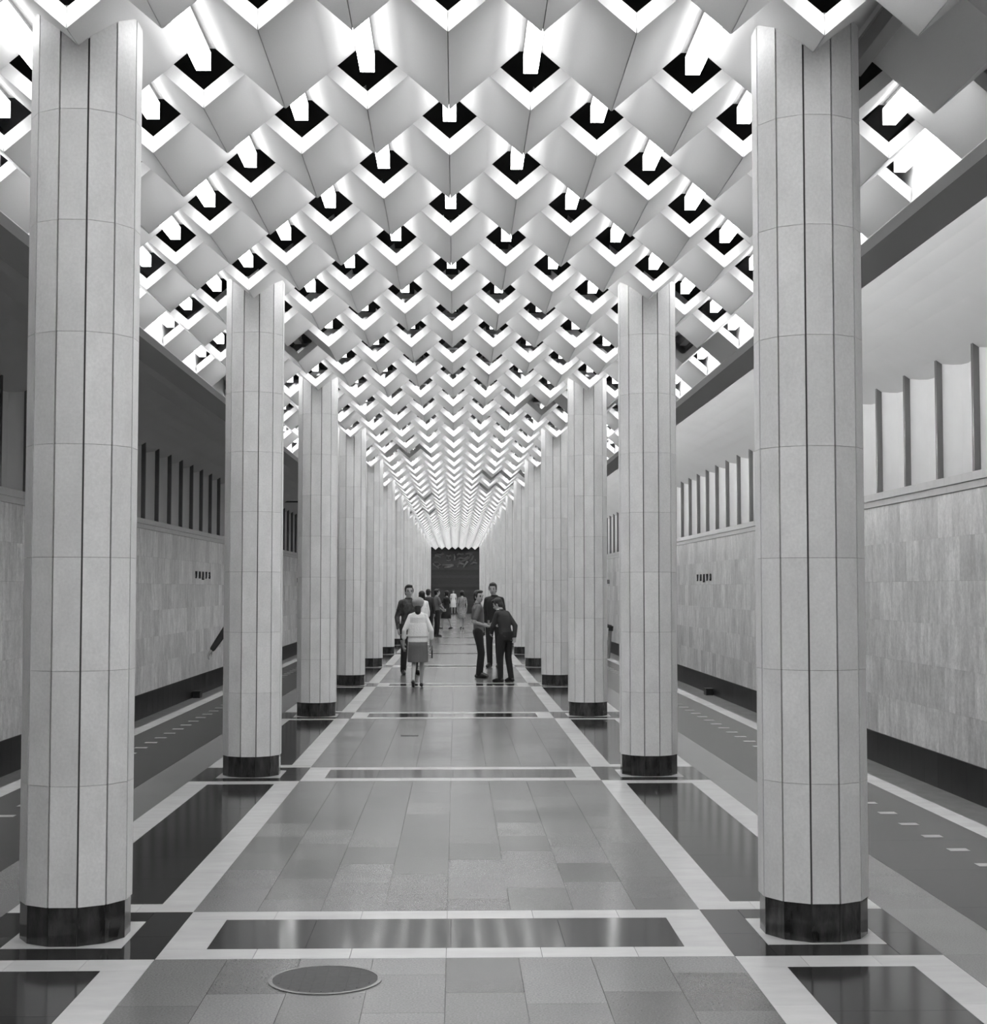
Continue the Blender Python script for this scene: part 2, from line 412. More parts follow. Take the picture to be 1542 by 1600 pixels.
OFF_LAMPS = {(0, 2.5), (0, 3.5), (-1, 3), (9, 3), (9, -2), (12, -3.5), (14, 1.5), (14, 2.5), (27, 1), (27, 2), (31, 1), (31, 2), (21, -1.0), (35, -1), (43, -1), (45, -2)}
lamp_list = []
for k in range(K0, K1-1):
    y0, y1 = plane(k), plane(k+1)
    if y1 > Y_END: y1 = Y_END
    integer = (k % 2 == 0)
    vb = [float(j) for j in range(-3, 4)] if integer else [j+0.5 for j in range(-4, 4)]
    near = -1 <= k <= 19
    for j in vb:
        for sg in (-1, 1):
            if abs(j+sg*0.25) > 3.5: continue
            if near: inst('fold_panel', pan_me[sg], ceil, (j*P, y0+0.001, ZC), (1, y1-y0-0.002, 1))
            else: far_pan.hexa(panel_q(sg, j*P, y0+0.001, y1-0.001))
    tops = [j+0.5 for j in range(-4, 4)] if integer else [float(j) for j in range(-3, 4)]
    for t in tops:
        if abs(t) < 3.5:
            if near: inst('ridge_plate', ridge_me, ceil, (t*P, y0, ZTOP), (1, y1-y0, 1))
            else: far_ridge.box(t*P-FT, t*P+FT, y0, y1, ZTOP, ZTOP+0.05)
        else:
            far_ridge.box(min(t*P, t*P-math.copysign(FT, t)), max(t*P, t*P-math.copysign(FT, t)), y0, y1, ZTOP, ZTOP+0.05)
        lamp_list.append((k, t, y0, y1))
tag(far_pan.build('fold_panel', 'plaster', ceil), kind='stuff')
tag(far_ridge.build('ridge_plate', 'plaster', ceil), kind='stuff')

# lamps: a channel under each ridge with a bright diffuser
def diffuser_pts():
    return [(-0.030, 0.106), (-0.039, 0.100), (-0.039, 0.0), (0.039, 0.0), (0.039, 0.100), (0.030, 0.106)]
LZ = ZC + 0.205
LEN = STEP*0.97
def flanks(me):
    me.materials.append(M_['lamp_side']); me.materials.append(M_['housing'])
    for p in me.polygons:
        if p.normal.z > 0.5 or abs(p.normal.y) > 0.7: p.material_index = 2      # cap and ends
        elif p.normal.z > -0.7: p.material_index = 1
    return me
dif = flanks(MB().prism_y(diffuser_pts()[::-1], 0, LEN).mesh('diffuser', 'lamp'))
dif_off = MB().prism_y(diffuser_pts()[::-1], 0, LEN).mesh('diffuser', 'lamp_off')
hou = MB().box(-0.035, 0.035, 0.05, LEN-0.06, 0.107, ZTOP-LZ-0.002).mesh('housing', 'housing')
cnt = 0
for k, t, y0, y1 in lamp_list:
    x = t*P
    if abs(t) > 3.4: x -= math.copysign(0.075, t)
    ye = y1 - 0.01 - LEN
    if ye + LEN > Y_END: continue
    if -1 <= k and cnt < 300 and k < 40:
        lit = (k, t) not in OFF_LAMPS
        row = k+1
        o = empty('fluorescent_lamp', (x, ye, LZ)); cnt += 1
        inst('diffuser', dif if lit else dif_off, o); inst('housing', hou, o)
        tl = sorted({q[1] for q in lamp_list if q[0] == k})
        pos = tl.index(t)
        st = 'lit' if lit else 'unlit'
        tag(o, '%s fluorescent lamp in the %s coffer row from the front, %s from the left' % (st, ORD[row], ORD[pos]), 'ceiling lamp', 'fluorescent lamps in the coffers')
    else:
        if (k, t) not in OFF_LAMPS:
            far_lamp.prism_y([(x+a, LZ+b) for a, b in ((0.038, 0.1), (0.038, 0), (-0.038, 0), (-0.038, 0.1))], ye, ye+LEN)
fl = far_lamp.build('fluorescent_lamp', 'lamp'); flanks(fl.data)
tag(fl, 'farthest lit lamps of the zigzag ceiling, too small to count', 'ceiling lamp', kind='stuff')

# battens lying on top of the right-hand beam, lighting the vault over the right track
cv = empty('cove_lamp', (3.525, 0, ZC+0.10)); tag(cv, 'long fluorescent batten on top of the right-hand beam, lighting the right vault', 'lamp')
MB().box(-0.06, 0.06, Y_REAR+0.1, Y_END-0.1, 0.001, 0.02).build('tray', 'housing', cv)
MB().box(-0.03, 0.03, Y_REAR+0.1, Y_END-0.1, 0.02, 0.06).build('tube', 'cove', cv)

# ------------------------------------------------------------------ columns
R_SH, R_BS, Z_B = 0.267, 0.260, 0.182
ZJ = [Z_B, 0.747, 1.288, 1.829, 2.37, 2.911, 3.452, 3.993, 4.50]
def ring(R, n=12, ph=PI/12): return [(R*math.cos(2*PI*i/n+ph), R*math.sin(2*PI*i/n+ph)) for i in range(n)]
def facet(mb, R, ang, z0, z1, th, gap):
    """one facing slab on facet with outward angle ang, mitred"""
    ap = R*math.cos(PI/12); hw = R*math.sin(PI/12)-gap; hi = (R-th)*math.sin(PI/12)-gap
    n = Vector((math.cos(ang), math.sin(ang))); t = Vector((-n.y, n.x)); api = ap-th
    q = [n*ap-t*hw, n*ap+t*hw, n*api+t*hi, n*api-t*hi]
    return mb.hexa([(a.x, a.y, z0) for a in q]+[(a.x, a.y, z1) for a in q])
FRONT = [-PI/2 + PI/6*i for i in range(-4, 5)]
BACK = [-PI/2 + PI/6*i for i in (5, 6, 7)]
core = MB().prism_z(ring(R_SH-0.012), 0.0, ZJ[-1]).mesh('core', 'joint')
corb = MB().prism_z(ring(R_BS-0.010), 0.0, Z_B).mesh('core', 'joint')
slab_me = {}
for ang in FRONT:
    for c in range(8):
        slab_me[(ang, c)] = facet(MB(), R_SH, ang, ZJ[c]+(0.001 if c else 0), ZJ[c+1]-0.001, 0.03, 0.0046).mesh('facing_slab', 'column')
base_me = {ang: facet(MB(), R_BS, ang, 0.001, Z_B-0.001, 0.03, 0.0012).mesh('base_slab', 'black') for ang in FRONT}
mbk = MB()
for ang in BACK:
    for c in range(8): facet(mbk, R_SH, ang, ZJ[c], ZJ[c+1]-0.001, 0.03, 0.0046)
back_me = mbk.mesh('rear_facing', 'column')
mbb = MB()
for ang in BACK: facet(mbb, R_BS, ang, 0.001, Z_B-0.001, 0.03, 0.0012)
backb_me = mbb.mesh('rear_base', 'black')
mf = MB()
for ang in FRONT+BACK:
    for c in range(8): facet(mf, R_SH, ang, ZJ[c], ZJ[c+1]-0.001, 0.03, 0.0046)
far_shaft = mf.mesh('shaft', 'column')
mf = MB()
for ang in FRONT+BACK: facet(mf, R_BS, ang, 0.001, Z_B-0.001, 0.03, 0.0012)
far_base = mf.mesh('base', 'black')
for n in range(NROW):
    for sg in (-1, 1):
        c = empty('column', (sg*S, D1+n*B, 0.0))
        lab = 'white marble twelve-sided column with black base, %s from the front, %s row' % (ORD[n], 'left' if sg < 0 else 'right')
        tag(c, lab, 'column', 'columns along the hall')
        inst('core', core, c)
        if n < 4:
            for ang in FRONT:
                for q in range(8): inst('facing_slab', slab_me[(ang, q)], c)
                inst('base_slab', base_me[ang], c)
            inst('rear_facing', back_me, c); inst('rear_base', backb_me, c)
        else:
            inst('shaft', far_shaft, c); inst('base', far_base, c)

# ------------------------------------------------------------------ relief on the end wall
rl = empty('bronze_relief', (0, Y_END, 3.0))
tag(rl, 'dark bronze relief of reclining figures high on the far end wall', 'relief')
MB().box(-1.6, 1.6, 0.02, 0.10, 0.0, 1.20).build('backing_plate', 'board', rl)
MB().box(-1.6, 1.6, -0.03, 0.04, 1.20, 1.26).build('frame_rail', 'board', rl)
MB().box(-1.6, 1.6, -0.02, 0.04, -0.03, 0.02).build('frame_rail', 'board', rl)
rr = random.Random(3)
def limb(name, pts, r):
    MB().tube([(a, -0.03, b) for a, b in pts], r, 8).build(name, 'relief', rl, smooth=True)
figs = [[(0.05, .62), (.35, .78), (.62, .70), (.92, .86)], [(.30, .52), (.62, .60), (.95, .78), (1.05, 1.0)], [(.10, .95), (.25, 1.08), (.45, 1.02)],
        [(.10, .25), (.30, .42), (.55, .36), (.62, .15)], [(.55, .12), (.70, .35), (.85, .55)], [(1.0, .55), (1.15, .72), (1.25, .95)], [(1.05, .3), (1.25, .45), (1.5, .4)],
        [(-1.5, .30), (-1.3, .18), (-1.1, .08)], [(-1.45, .48), (-1.2, .5), (-1.0, .32), (-1.2, .22)], [(-.9, .28), (-.5, .28), (-.2, .3)],
        [(-.75, .10), (-.45, .14), (-.1, .28)], [(-.6, .60), (-.45, .57), (-.3, .62)], [(-.62, .92), (-.45, .88), (-.28, .94)], [(-.5, .70), (-.45, .8), (-.40, .70)],
        [(-1.5, .75), (-1.25, .9), (-1.0, .8)], [(-1.3, 1.05), (-1.0, 1.0), (-.8, 1.1)], [(-.15, .55), (-.05, .8), (-.1, 1.05)], [(.7, 1.05), (.95, 1.1), (1.2, 1.08)]]
for f_ in figs: limb('carved_figure', f_, [0.05+0.03*rr.random() for _ in f_])
for a, b in [(.0, .62), (.5, 1.05), (.3, .55), (1.1, 1.05), (.15, .2), (-1.5, .35), (-.45, .76), (-1.35, .95), (1.35, .62)]:
    MB().ellipsoid((a, 0.0, b), (0.06, 0.05, 0.075)).build('carved_head', 'relief', rl, smooth=True)

# ------------------------------------------------------------------ lettering, floor fittings, track fittings
dg = bpy.context.evaluated_depsgraph_get()
def letter_mesh(ch):
    cu = bpy.data.curves.new('t', 'FONT'); cu.body = ch; cu.size = 0.24; cu.extrude = 0.015; cu.align_x = 'CENTER'; cu.offset = 0.006
    o = bpy.data.objects.new('t', cu); COL.objects.link(o)
    bpy.context.view_layer.update()
    me = bpy.data.meshes.new_from_object(o.evaluated_get(bpy.context.evaluated_depsgraph_get()))
    COL.objects.unlink(o); bpy.data.objects.remove(o)
    me.materials.clear(); me.materials.append(M_['letter']); me.name = 'letter'
    return me
LET = {c: letter_mesh(c) for c in 'УЛДЗ'}
for sg, ys in ((1, (40.74, 67.2, 92.5)), (-1, (40.81, 66.1, 91.4))):
    for gi, yc in enumerate(ys):
        nm = empty('station_name', (sg*(XW-0.018), yc, 1.98 if sg > 0 else 2.04))
        tag(nm, 'widely spaced dark station name letters on the %s track wall, %s' % ('right' if sg > 0 else 'left', ('nearest set', 'middle set', 'farthest set')[gi]), 'lettering', 'station names on the walls')
        for i, ch in enumerate('УЛДУЗ'):
            o = bpy.data.objects.new('letter', LET[ch]); link(o, nm)
            o.rotation_euler = Euler((PI/2, 0, -sg*PI/2), 'XYZ')
            o.location = (0, -sg*(i-2)*0.53, -0.085)
mh = empty('manhole_cover', (-0.517, 6.57, 0.0)); tag(mh, 'round dark manhole cover set into the hall floor nearest the camera', 'manhole')
mb = MB(); n = 48
for i in range(n):
    a0, a1 = 2*PI*i/n, 2*PI*(i+1)/n
    q = lambda r, a, z: (r*math.cos(a), r*math.sin(a), z)
    mb.hexa([q(.226, a0, .0005), q(.244, a0, .0005), q(.244, a1, .0005), q(.226, a1, .0005), q(.226, a0, .004), q(.244, a0, .004), q(.244, a1, .004), q(.226, a1, .004)])
mb.build('rim', 'granite2', mh)
MB().prism_z([(0.224*math.cos(2*PI*i/48), 0.224*math.sin(2*PI*i/48)) for i in range(48)], 0.0005, 0.003).build('lid', 'iron', mh)
rib = MB()
for i in range(-4, 5):
    x = i*0.048; L_ = math.sqrt(max(0, 0.205**2-x*x)); 
    MB().box(x-0.0025, x+0.0025, -L_, L_, 0.003, 0.0045).build('rib', 'iron', mh)
dr = empty('floor_drain', (-0.486, 17.3, 0.0)); tag(dr, 'small dark slotted drain grille in the hall floor before the people', 'drain')
MB().box(-.10, .10, -.05, .05, .0008, .003).build('frame', 'iron', dr)
for i in range(9): MB().box(-.088+i*.02, -.076+i*.02, -.04, .04, .003, .005).build('bar', 'letter', dr)
for sg in (-1, 1):
    jb = empty('track_box', (sg*(XW-0.14), 39.4, -1.10 if sg > 0 else -1.15)); tag(jb, 'small black box at the foot of the %s track wall' % ('right' if sg > 0 else 'left'), 'box', 'boxes on the track walkway')
    MB().box(-.09, .09, -.2, .2, 0, .15).build('box_body', 'letter', jb); MB().box(-.10, .10, -.21, .21, .15, .175).build('box_lid', 'letter', jb)
# thin rods crossing under the left vault, with a hook on the nearer one
for yy, zz_, hook in ((58.0, 5.02, False), (22.6, 5.20, True)):
    rd = empty('vault_rod', (-5.25, yy, zz_)); tag(rd, 'thin dark rod %s' % ('with a hanging hook under the left vault near the edge' if hook else 'crossing under the left vault far down the hall'), 'rod')
    MB().tube([(-1.3, 0, 0), (1.5, 0, 0)] if not hook else [(-1.3, 0, 0), (-0.6, 0, 0)], 0.03, 8).build('rod', 'letter', rd)
    if hook:
        MB().tube([(-0.95, 0, -0.0), (-0.93, 0, -0.08), (-0.87, 0, -0.10), (-0.84, 0, -0.15), (-0.90, 0, -0.21), (-0.97, 0, -0.19)], 0.018, 8).build('hook', 'letter', rd)
ps = empty('edge_post', (3.72, 36.3, 0.0)); tag(ps, 'slanted grey post with dark bracket at the right platform edge', 'post')
MB().tube([(0, 0, 0), (0.05, 0, 0.70)], 0.045, 10).build('post', 'concrete', ps)
MB().tube([(0.06, 0, 0.66), (0.07, 0, 0.78)], 0.06, 10).build('clamp', 'letter', ps)
MB().tube([(0.08, 0, 0.76), (-0.10, 0, 0.80), (-0.22, 0, 0.80)], [0.04, 0.05, 0.10], 10).build('bracket', 'letter', ps)
for sg in (-1, 1):
    for k, xr in enumerate((4.45, 5.97)):
        ra = empty('track_rail', (sg*xr, 0, -1.65)); tag(ra, 'steel rail in the %s track trough, %s the platform' % ('left' if sg < 0 else 'right', 'nearer to' if k == 0 else 'farther from'), 'rail', 'track rails')
        MB().box(-.06, .06, Y_REAR, Y_END, 0, .02).build('foot', 'steel', ra); MB().box(-.01, .01, Y_REAR, Y_END, .02, .13).build('web', 'steel', ra); MB().box(-.036, .036, Y_REAR, Y_END, .13, .17).build('head', 'steel', ra)

# ------------------------------------------------------------------ people
def remesh(mb, name, material, parent, vox, smooth=4):
    me = mb.mesh('tmp'); o = bpy.data.objects.new('tmp', me); COL.objects.link(o)
    m = o.modifiers.new('r', 'REMESH'); m.mode = 'VOXEL'; m.voxel_size = vox; m.use_smooth_shade = True
    if smooth:
        sm = o.modifiers.new('s', 'SMOOTH'); sm.iterations = smooth; sm.factor = 0.5
    bpy.context.view_layer.update()
    me2 = bpy.data.meshes.new_from_object(o.evaluated_get(bpy.context.evaluated_depsgraph_get()))
    COL.objects.unlink(o); bpy.data.objects.remove(o); bpy.data.meshes.remove(me)
    me2.name = name; me2.materials.clear(); me2.materials.append(M_[material])
    for p in me2.polygons: p.use_smooth = True
    o2 = bpy.data.objects.new(name, me2); return link(o2, parent)

def hand(mb, w_, fdir, side, curl=0.5, palm_n=None):
    """five fingers at wrist w_, pointing along fdir; side vector points to the thumb side"""
    w_ = Vector(w_); d = Vector(fdir).normalized(); s_ = Vector(side); s_ = (s_ - d*s_.dot(d)).normalized(); n = d.cross(s_)
    if palm_n is not None and n.dot(Vector(palm_n)) < 0: n = -n
    c0 = w_ + d*0.045
    mb.ellipsoid(w_+d*0.045, (0.05, 0.040, 0.018), Matrix((d, s_, n)).transposed(), 12, 8)
    mb.capsule(w_, w_+d*0.02, 0.026, 0.026)
    for i, (off, L_) in enumerate(((0.030, .070), (0.010, .080), (-0.010, .074), (-0.030, .058))):
        p = w_ + d*0.078 + s_*off; a = curl
        q = p + (d*math.cos(a*0.6)+n*math.sin(a*0.6))*L_*0.5
        r = q + (d*math.cos(a*1.7)+n*math.sin(a*1.7))*L_*0.5
        mb.capsule(p, q, 0.0095, 0.009); mb.capsule(q, r, 0.009, 0.0075)
    t0 = w_ + d*0.03 + s_*0.032; t1 = t0 + (d*0.6+s_*0.7+n*0.3).normalized()*0.04; t2 = t1 + (d*0.9+n*0.4).normalized()*0.032
    mb.capsule(t0, t1, 0.014, 0.011); mb.capsule(t1, t2, 0.011, 0.009)

BASE = dict(pel=(0, 0, .95), chest=(0, 0, 1.30), neck=(0, -.01, 1.47), head=(0, .015, 1.625),
            shL=(-.158, 0, 1.405), elL=(-.215, -.03, 1.13), wrL=(-.215, .05, .89),
            shR=(.158, 0, 1.405), elR=(.215, -.03, 1.13), wrR=(.215, .05, .89),
            hiL=(-.095, 0, .92), knL=(-.10, .02, .50), anL=(-.10, -.02, .085), hiR=(.095, 0, .92), knR=(.10, .02, .50), anR=(.10, -.02, .085),
            toeL=(-.11, .13, .03), toeR=(.11, .13, .03))
def person(label, loc, heading, h, pose=None, head_yaw=0.0, head_pitch=0.0, top='shirt', top_m='dark_cloth', sleeve='long', bottom='trousers', bot_m='black_cloth',
           hem=0.50, skin='skin', hair='short', face=True, fem=False, vox=0.008, curlL=0.5, curlR=0.5, fdL=None, fdR=None, stout=1.0, name='person', tuck=0.0):
    """heading: direction the body faces, radians, 0 = away from the camera (+Y), positive turns left"""
    J = {k: Vector(v) for k, v in BASE.items()}
    for k, v in (pose or {}).items(): J[k] = Vector(v)
    root = empty(name, loc, heading); sc = h/1.75; root.scale = (sc, sc, sc)
    tag(root, label, 'person', 'people in the hall')
    fs = 0.88 if fem else 1.0
    # ---- body
    b = MB()
    HR = Euler((head_pitch, 0, head_yaw), 'XYZ').to_matrix()
    hc = J['head']
    hp = lambda x, y_, z: hc + HR @ Vector((x, y_, z))
    b.ellipsoid(hp(0, -.012, .025), (.077, .098, .098), HR, 18, 12)
    b.ellipsoid(hp(0, .012, -.03), (.064, .082, .088), HR, 16, 10)
    b.ellipsoid(hp(0, .045, -.092), (.036, .034, .026), HR, 12, 8)
    b.ellipsoid(hp(0, .098, -.018), (.012, .020, .026), HR, 10, 8)       # nose
    b.ellipsoid(hp(0, .078, .02), (.050, .018, .010), HR, 10, 6)         # brow
    b.ellipsoid(hp(0, .084, -.062), (.024, .012, .009), HR, 10, 6)       # mouth
    for q in (-1, 1): b.ellipsoid(hp(q*.078, -.005, -.012), (.010, .022, .034), HR, 8, 8)
    b.capsule(J['neck'], hp(0, -.015, -.07), .056*fs, .052*fs)
    ch, pe, nk = J['chest'], J['pel'], J['neck']
    def torso(mb, g, low=0.0):
        w1 = .165*fs*stout; 
        secs = []
        for t, rx, ry in ((0.0, .155 if not fem else .17, .105), (0.28, .135*fs, .095), (0.55, .155*fs, .105), (0.78, .160*fs, .106), (0.90, .125*fs, .085), (1.0, .066, .058)):
            c = pe.lerp(ch, min(1, t/0.62)) if t < 0.62 else ch.lerp(nk, (t-0.62)/0.38)
            secs.append((c.x, c.y, c.z, rx*stout+g, ry*stout+g))
        if low: secs.insert(0, (pe.x, pe.y, pe.z-low, secs[0][3], secs[0][4]))
        mb.loft(secs)
        for s_ in ('shL', 'shR'):
            mb.capsule(nk.lerp(J[s_], .15)-Vector((0, 0, .03)), J[s_]-Vector((0, 0, .004)), .050*fs+g, .046*fs+g)
            mb.capsule(ch.lerp(J[s_], .35), J[s_]-Vector((0, 0, .02)), .085*fs+g, .045*fs+g)
    torso(b, 0.0, 0.03)
    for s_, sx in (('L', -1), ('R', 1)):
        a_, e_, w_ = J['sh'+s_], J['el'+s_], J['wr'+s_]
        b.capsule(a_, e_, .046*fs, .037*fs); b.capsule(e_, e_.lerp(w_, .3), .037*fs, .038*fs); b.capsule(e_.lerp(w_, .3), w_, .038*fs, .025*fs)
        fd = (fdL if s_ == 'L' else fdR) or (w_-e_)
        sd = Vector((-sx*0.3, 1.0, 0.2)) if abs(Vector(fd).normalized().y) < 0.8 else Vector((-sx, 0, 0.4))
        hand(b, w_, fd, sd, curlL if s_ == 'L' else curlR, palm_n=(-sx, 0, 0))
        hi, kn, an, to = J['hi'+s_], J['kn'+s_], J['an'+s_], J['toe'+s_]
        b.capsule(hi, kn, .082*fs*stout, .052*fs); b.capsule(kn, kn.lerp(an, .3), .052*fs, .053*fs); b.capsule(kn.lerp(an, .3), an, .053*fs, .034*fs)
        b.capsule(an, an.lerp(to, .7), .036, .030)
    remesh(b, 'body', skin, root, vox, 3)
    # ---- shoes
    for s_ in 'LR':
        an, to = J['an'+s_], J['toe'+s_]; sh = MB(); d = (to-an); d.z = 0; d.normalize()
        heel = an - d*0.045; heel.z = an.z-0.045
        sh.capsule(heel, to, .038, .034); sh.capsule(an.lerp(to, .35), to, .042 if not fem else .036, .034)
        if not fem: sh.capsule(an, heel, .042, .04)
        else: sh.tube([heel, heel-Vector((0, 0, .035))], [.022, .014], 8)
        remesh(sh, 'shoe', 'shoe', root, max(vox, .009), 2)
    # ---- top
    if top:
        t_ = MB(); torso(t_, 0.014, 0.05 + tuck)
        for s_ in 'LR':
            a_, e_, w_ = J['sh'+s_], J['el'+s_], J['wr'+s_]
            if sleeve == 'short': t_.capsule(a_, a_.lerp(e_, .72), .058*fs, .057*fs)
            else:
                k_ = .97 if sleeve == 'long' else .55
                t_.capsule(a_, e_, .058*fs, .052*fs); t_.capsule(e_, e_.lerp(w_, k_), .052*fs, .040*fs if sleeve == 'long' else .052)
        if top == 'blouse':      # bloused over a hem band
            t_.loft([(pe.x, pe.y, pe.z+.015, .16, .115), (pe.x, pe.y, pe.z+.05, .205, .155), (pe.x, pe.y, pe.z+.14, .205, .15), (pe.x, pe.y, pe.z+.30, .185, .13)])
            t_.loft([(pe.x, pe.y, pe.z-.06, .186, .146), (pe.x, pe.y, pe.z+.03, .178, .138)])
        remesh(t_, {'blouse': 'blouse', 'dress': 'dress_top'}.get(top, 'shirt'), top_m, root, vox*1.25, 5)
        if face and top == 'shirt':
            c_ = MB()
            n0 = nk + Vector((0, 0, .012))
            c_.loft([(n0.x, n0.y, n0.z-.02, .082, .075), (n0.x, n0.y-.004, n0.z+.02, .070, .066)])
            remesh(c_, 'collar', top_m, root, vox*1.25, 2)
    # ---- bottom
    g_ = MB()
    if bottom == 'trousers':
        g_.loft([(pe.x, pe.y, pe.z-.10, .165*stout, .118), (pe.x, pe.y, pe.z, .168*stout, .12), (pe.x, pe.y, pe.z+.07, .152*stout, .112)])
        for s_ in 'LR':
            hi, kn, an = J['hi'+s_], J['kn'+s_], J['an'+s_]
            g_.capsule(hi, kn, .096, .070); g_.capsule(kn, an+Vector((0, 0, .0)), .070, .058)
        remesh(g_, 'trousers', bot_m, root, vox*1.25, 4)
    else:
        mx = (J['knL']+J['knR'])/2; hw = .15+abs(J['knL'].x-J['knR'].x)*0.15; hd = .12+abs(J['knL'].y-J['knR'].y)*0.5
        g_.loft([(mx.x, mx.y*0.6, hem, hw+.03, hd+.03), (mx.x, mx.y*0.5, hem+.15, hw+.03, hd+.02), (pe.x, pe.y, pe.z-.12, .19, .15), (pe.x, pe.y, pe.z-.03, .176, .135), (pe.x, pe.y, pe.z+.04, .150, .112)])
        remesh(g_, 'skirt', bot_m, root, vox*1.25, 3)
    # ---- hair
    hm = MB()
    hm.ellipsoid(hp(0, -.028, .045), (.086, .098, .093), HR, 18, 12)
    hm.ellipsoid(hp(0, -.050, -.02), (.080, .068, .085), HR, 14, 10)
    if hair == 'short':
        hm.ellipsoid(hp(0, .045, .100), (.068, .050, .034), HR, 12, 8)
        for q in (-1, 1): hm.ellipsoid(hp(q*.076, .012, .02), (.013, .022, .046), HR, 8, 8)
    elif hair == 'bob':
        hm.ellipsoid(hp(0, -.03, .05), (.105, .115, .10), HR, 16, 10)
        for q in (-1, 1): hm.ellipsoid(hp(q*.080, -.02, -.04), (.024, .06, .085), HR, 10, 8)
    elif hair == 'tail':
        hm.capsule(hp(0, -.075, -.03), hp(0, -.095, -.14), .062, .060); hm.capsule(hp(0, -.095, -.14), hp(0, -.075, -.235), .060, .028)
    remesh(hm, 'hair', 'hair', root, vox*1.2, 2)
    if face:
        for q in (-1, 1):
            MB().ellipsoid(hp(q*.032, .081, -.001), (.015, .010, .0085), HR, 10, 6).build('eye', 'eye', root, smooth=True)
            MB().ellipsoid(hp(q*.034, .087, .024), (.022, .009, .006), HR, 10, 6).build('eyebrow', 'hair', root, smooth=True)
        MB().ellipsoid(hp(0, .094, -.064), (.023, .007, .007), HR, 10, 6).build('mouth', 'lip', root, smooth=True)
    return root, J, hp, HR

def sub(root, mb, name, m, vox=0.01, sm=2): return remesh(mb, name, m, root, vox, sm)
def thing_on(root, mb, name, m, label, cat):
    """a carried thing of its own, placed where the figure holds it"""
    o = mb.build(name, m, None, smooth=False); o.matrix_world = Matrix.LocRotScale(root.location, root.rotation_euler, root.scale)
    return tag(o, label, cat)

# woman walking away in a white blouse
pw = dict(hiL=(-.085, 0, .92), knL=(-.075, .03, .50), anL=(-.085, -.22, .17), toeL=(-.085, -.13, .045), hiR=(.085, 0, .92), knR=(.075, .10, .50), anR=(.07, .10, .10), toeR=(.075, .25, .03),
          elL=(-.265, -.06, 1.12), wrL=(-.275, .03, .88), elR=(.265, -.06, 1.12), wrR=(.26, .06, .87), shL=(-.145, 0, 1.395), shR=(.145, 0, 1.395))
rw, J, hp, HR = person('woman in white blouse, grey skirt and pale beret walking away, nearest of all people', (-0.60, 25.6, 0), 0.0, 1.52, pw, top='blouse', top_m='white_cloth', sleeve='mid',
    bottom='skirt', bot_m='mid_cloth', hem=.50, skin='skin_pale', hair='tail', face=False, fem=True, stout=1.08)
mb = MB().ellipsoid(hp(0, -.035, .055), (.122, .130, .092), HR, 18, 12); mb.ellipsoid(hp(0, -.03, .0), (.108, .116, .07), HR, 16, 10)
sub(rw, mb, 'beret', 'beret', 0.01, 3)
mb = MB().box(.262, .292, -.06, .12, .58, .74); mb.tube([(.277, -.03, .74), (.275, .02, .81), (.275, .07, .80), (.277, .10, .74)], .008, 6)
thing_on(rw, mb, 'handbag', 'shoe', 'small dark handbag hanging from the right hand of the woman in white blouse', 'handbag')
mb = MB().tube([(-.33, .10, .92), (-.26, .13, .70)], .022, 10)
thing_on(rw, mb, 'rolled_paper', 'paper', 'thin rolled paper in the left hand of the woman in white blouse', 'paper')

# man standing on the left, looking at the camera
pm = dict(knL=(-.12, .03, .50), anL=(-.14, 0, .085), toeL=(-.20, .15, .03), knR=(.10, .02, .50), anR=(.10, -.03, .085), toeR=(.14, .12, .03),
          elR=(.225, -.05, 1.12), wrR=(.26, .10, .90), elL=(-.22, -.06, 1.12), wrL=(-.20, .06, .90))
r_, J, hp, HR = person('dark-haired man in dark patterned shirt and black trousers standing left of the white blouse', (-0.88, 29.5, 0), PI+0.45, 1.75, pm, head_yaw=-0.25, top_m='pattern_cloth', bot_m='black_cloth')
mb = MB().box(.245, .262, .15, .30, .80, 1.00)
thing_on(r_, mb, 'notebook', 'dark_cloth', 'dark folded notebook in the hand of the man in patterned shirt', 'notebook')

# young man in a grey polo shirt, turned to the right
pp = dict(elL=(-.20, -.08, 1.12), wrL=(-.10, .20, 1.06), elR=(.20, -.10, 1.11), wrR=(.06, .20, 1.03), knR=(.10, .05, .50), anR=(.10, .0, .085), pel=(0, .03, .95), anL=(-.10, .06, .085), toeL=(-.11, .21, .03), knL=(-.10, .09, .50), toeR=(.11, .15, .03))
rp, J, hp, HR = person('young man in grey short-sleeved polo and dark trousers turned to the right', (0.46, 28.46, 0), -PI/2+0.12, 1.645, pp, head_yaw=-0.95, top_m='grey_cloth', sleeve='short', bot_m='black_cloth', fdL=(.8, .5, 0), fdR=(-.8, .5, .1))
mb = MB().box(-.05, .06, .20, .23, 1.03, 1.15)
thing_on(rp, mb, 'small_book', 'paper', 'small book held at the waist by the man in polo shirt', 'book')

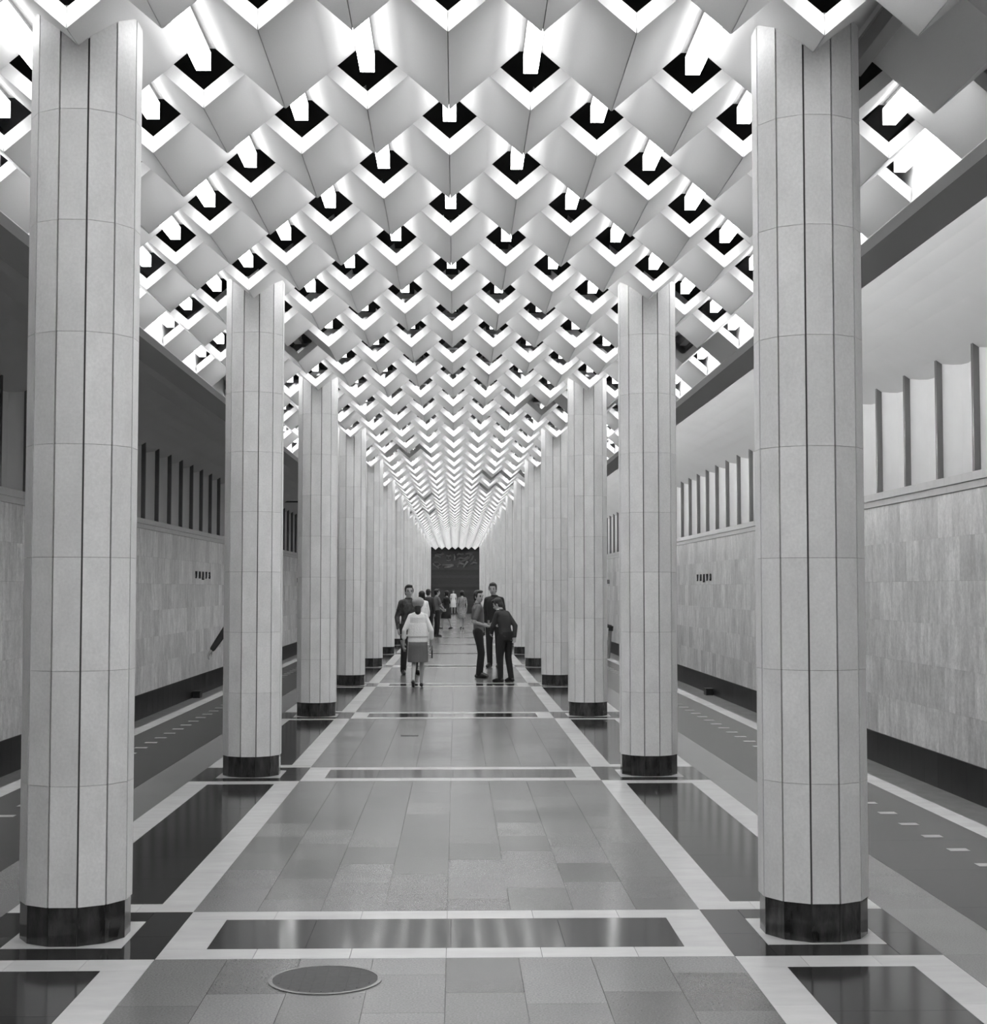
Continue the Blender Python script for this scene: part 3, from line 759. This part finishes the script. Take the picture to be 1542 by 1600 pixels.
# man with bowed head, back to us
pb = dict(chest=(0, .05, 1.29), neck=(0, .12, 1.45), head=(0, .20, 1.57), shL=(-.155, .08, 1.39), shR=(.155, .08, 1.39), elL=(-.20, .16, 1.13), wrL=(-.10, .28, 1.0), elR=(.175, -.12, 1.14), wrR=(.12, -.15, .92),
          knL=(-.10, .05, .50), anL=(-.10, .04, .085), toeL=(-.12, .20, .03), knR=(.10, .0, .50), anR=(.12, -.06, .085), toeR=(.14, .09, .03), pel=(0, -.02, .95))
r_, J, hp, HR = person('man with bowed head in dark long-sleeved shirt, back half turned, nearest on the right', (0.93, 27.1, 0), 0.85, 1.55, pb, head_pitch=-0.5, head_yaw=0.35, top_m='dark_cloth', bot_m='black_cloth')
nk = J['neck']
mb = MB().tube([(nk.x+.074*math.cos(a), nk.y+.012+.068*math.sin(a), nk.z+.024) for a in [PI*2*i/16 for i in range(17)]], .008, 6)
mb.build('pale_collar_edge', 'white_cloth', r_)

# tall man in black facing us
pt = dict(elL=(-.23, .05, 1.13), wrL=(-.20, .20, .96), elR=(.215, -.02, 1.13), wrR=(.21, .05, .87), head=(.02, .03, 1.625))
person('tall smiling man all in black behind the man with bowed head', (0.86, 32.1, 0), PI-0.35, 1.80, pt, head_yaw=0.15, head_pitch=-0.1, top_m='black_cloth', bot_m='black_cloth', skin='skin')

# farther people
person('far man in dark jacket seen from behind, left of the grey shirt', (-0.88, 50.5, 0), -0.3, 1.66, top_m='dark_cloth', bot_m='black_cloth', face=False, vox=.011)
pg = dict(elR=(.22, .08, 1.15), wrR=(.10, .26, 1.0), elL=(-.22, .06, 1.15), wrL=(-.12, .24, 1.0))
person('far man in grey shirt and black trousers facing right', (-0.62, 52.6, 0), -1.2, 1.66, pg, top_m='grey_cloth', sleeve='short', bot_m='black_cloth', face=False, vox=.011)
pk = dict(knL=(-.08, .16, .52), anL=(-.08, .22, .10), toeL=(-.08, .36, .05), knR=(.08, -.05, .50), anR=(.08, -.22, .12), toeR=(.08, -.08, .035), elL=(-.24, .10, 1.15), wrL=(-.18, .30, 1.10))
person('far woman in black dress stepping to the left', (-0.34, 62.0, 0), 0.9, 1.58, pk, top='dress', top_m='black_cloth', sleeve='short', bottom='skirt', bot_m='black_cloth', skin='skin', hair='bob', face=False, fem=True, vox=.011)
person('farthest woman in white dress facing the camera before the end wall', (-0.12, 98.5, 0), PI, 1.60, top='dress', top_m='white_cloth', sleeve='short', bottom='skirt', bot_m='white_cloth', skin='skin_pale', hair='bob', face=True, fem=True, vox=.012)
pd = dict(knL=(-.07, -.06, .50), anL=(-.07, -.20, .13), toeL=(-.07, -.08, .04), knR=(.07, .10, .50), anR=(.07, .12, .09), toeR=(.07, .26, .03))
person('far dark-haired woman in light printed dress walking away', (0.30, 62.4, 0), 0.1, 1.58, pd, top='dress', top_m='print_cloth', sleeve='short', bottom='skirt', bot_m='print_cloth', skin='skin_pale', hair='bob', face=False, fem=True, vox=.011)
person('far person in white blouse hidden behind the man in patterned shirt', (-0.93, 43.0, 0), 0.2, 1.60, top='blouse', top_m='white_cloth', sleeve='mid', bottom='skirt', bot_m='mid_cloth', skin='skin_pale', hair='bob', face=False, fem=True, vox=.012)
ph = dict(elL=(-.33, -.08, 1.16), wrL=(-.50, -.12, .90))
person('person in dark sleeves mostly hidden behind the second left column, arm swinging', (-2.70, 20.2, 0), 0.0, 1.70, ph, top_m='dark_cloth', bot_m='black_cloth', face=False, vox=.010)
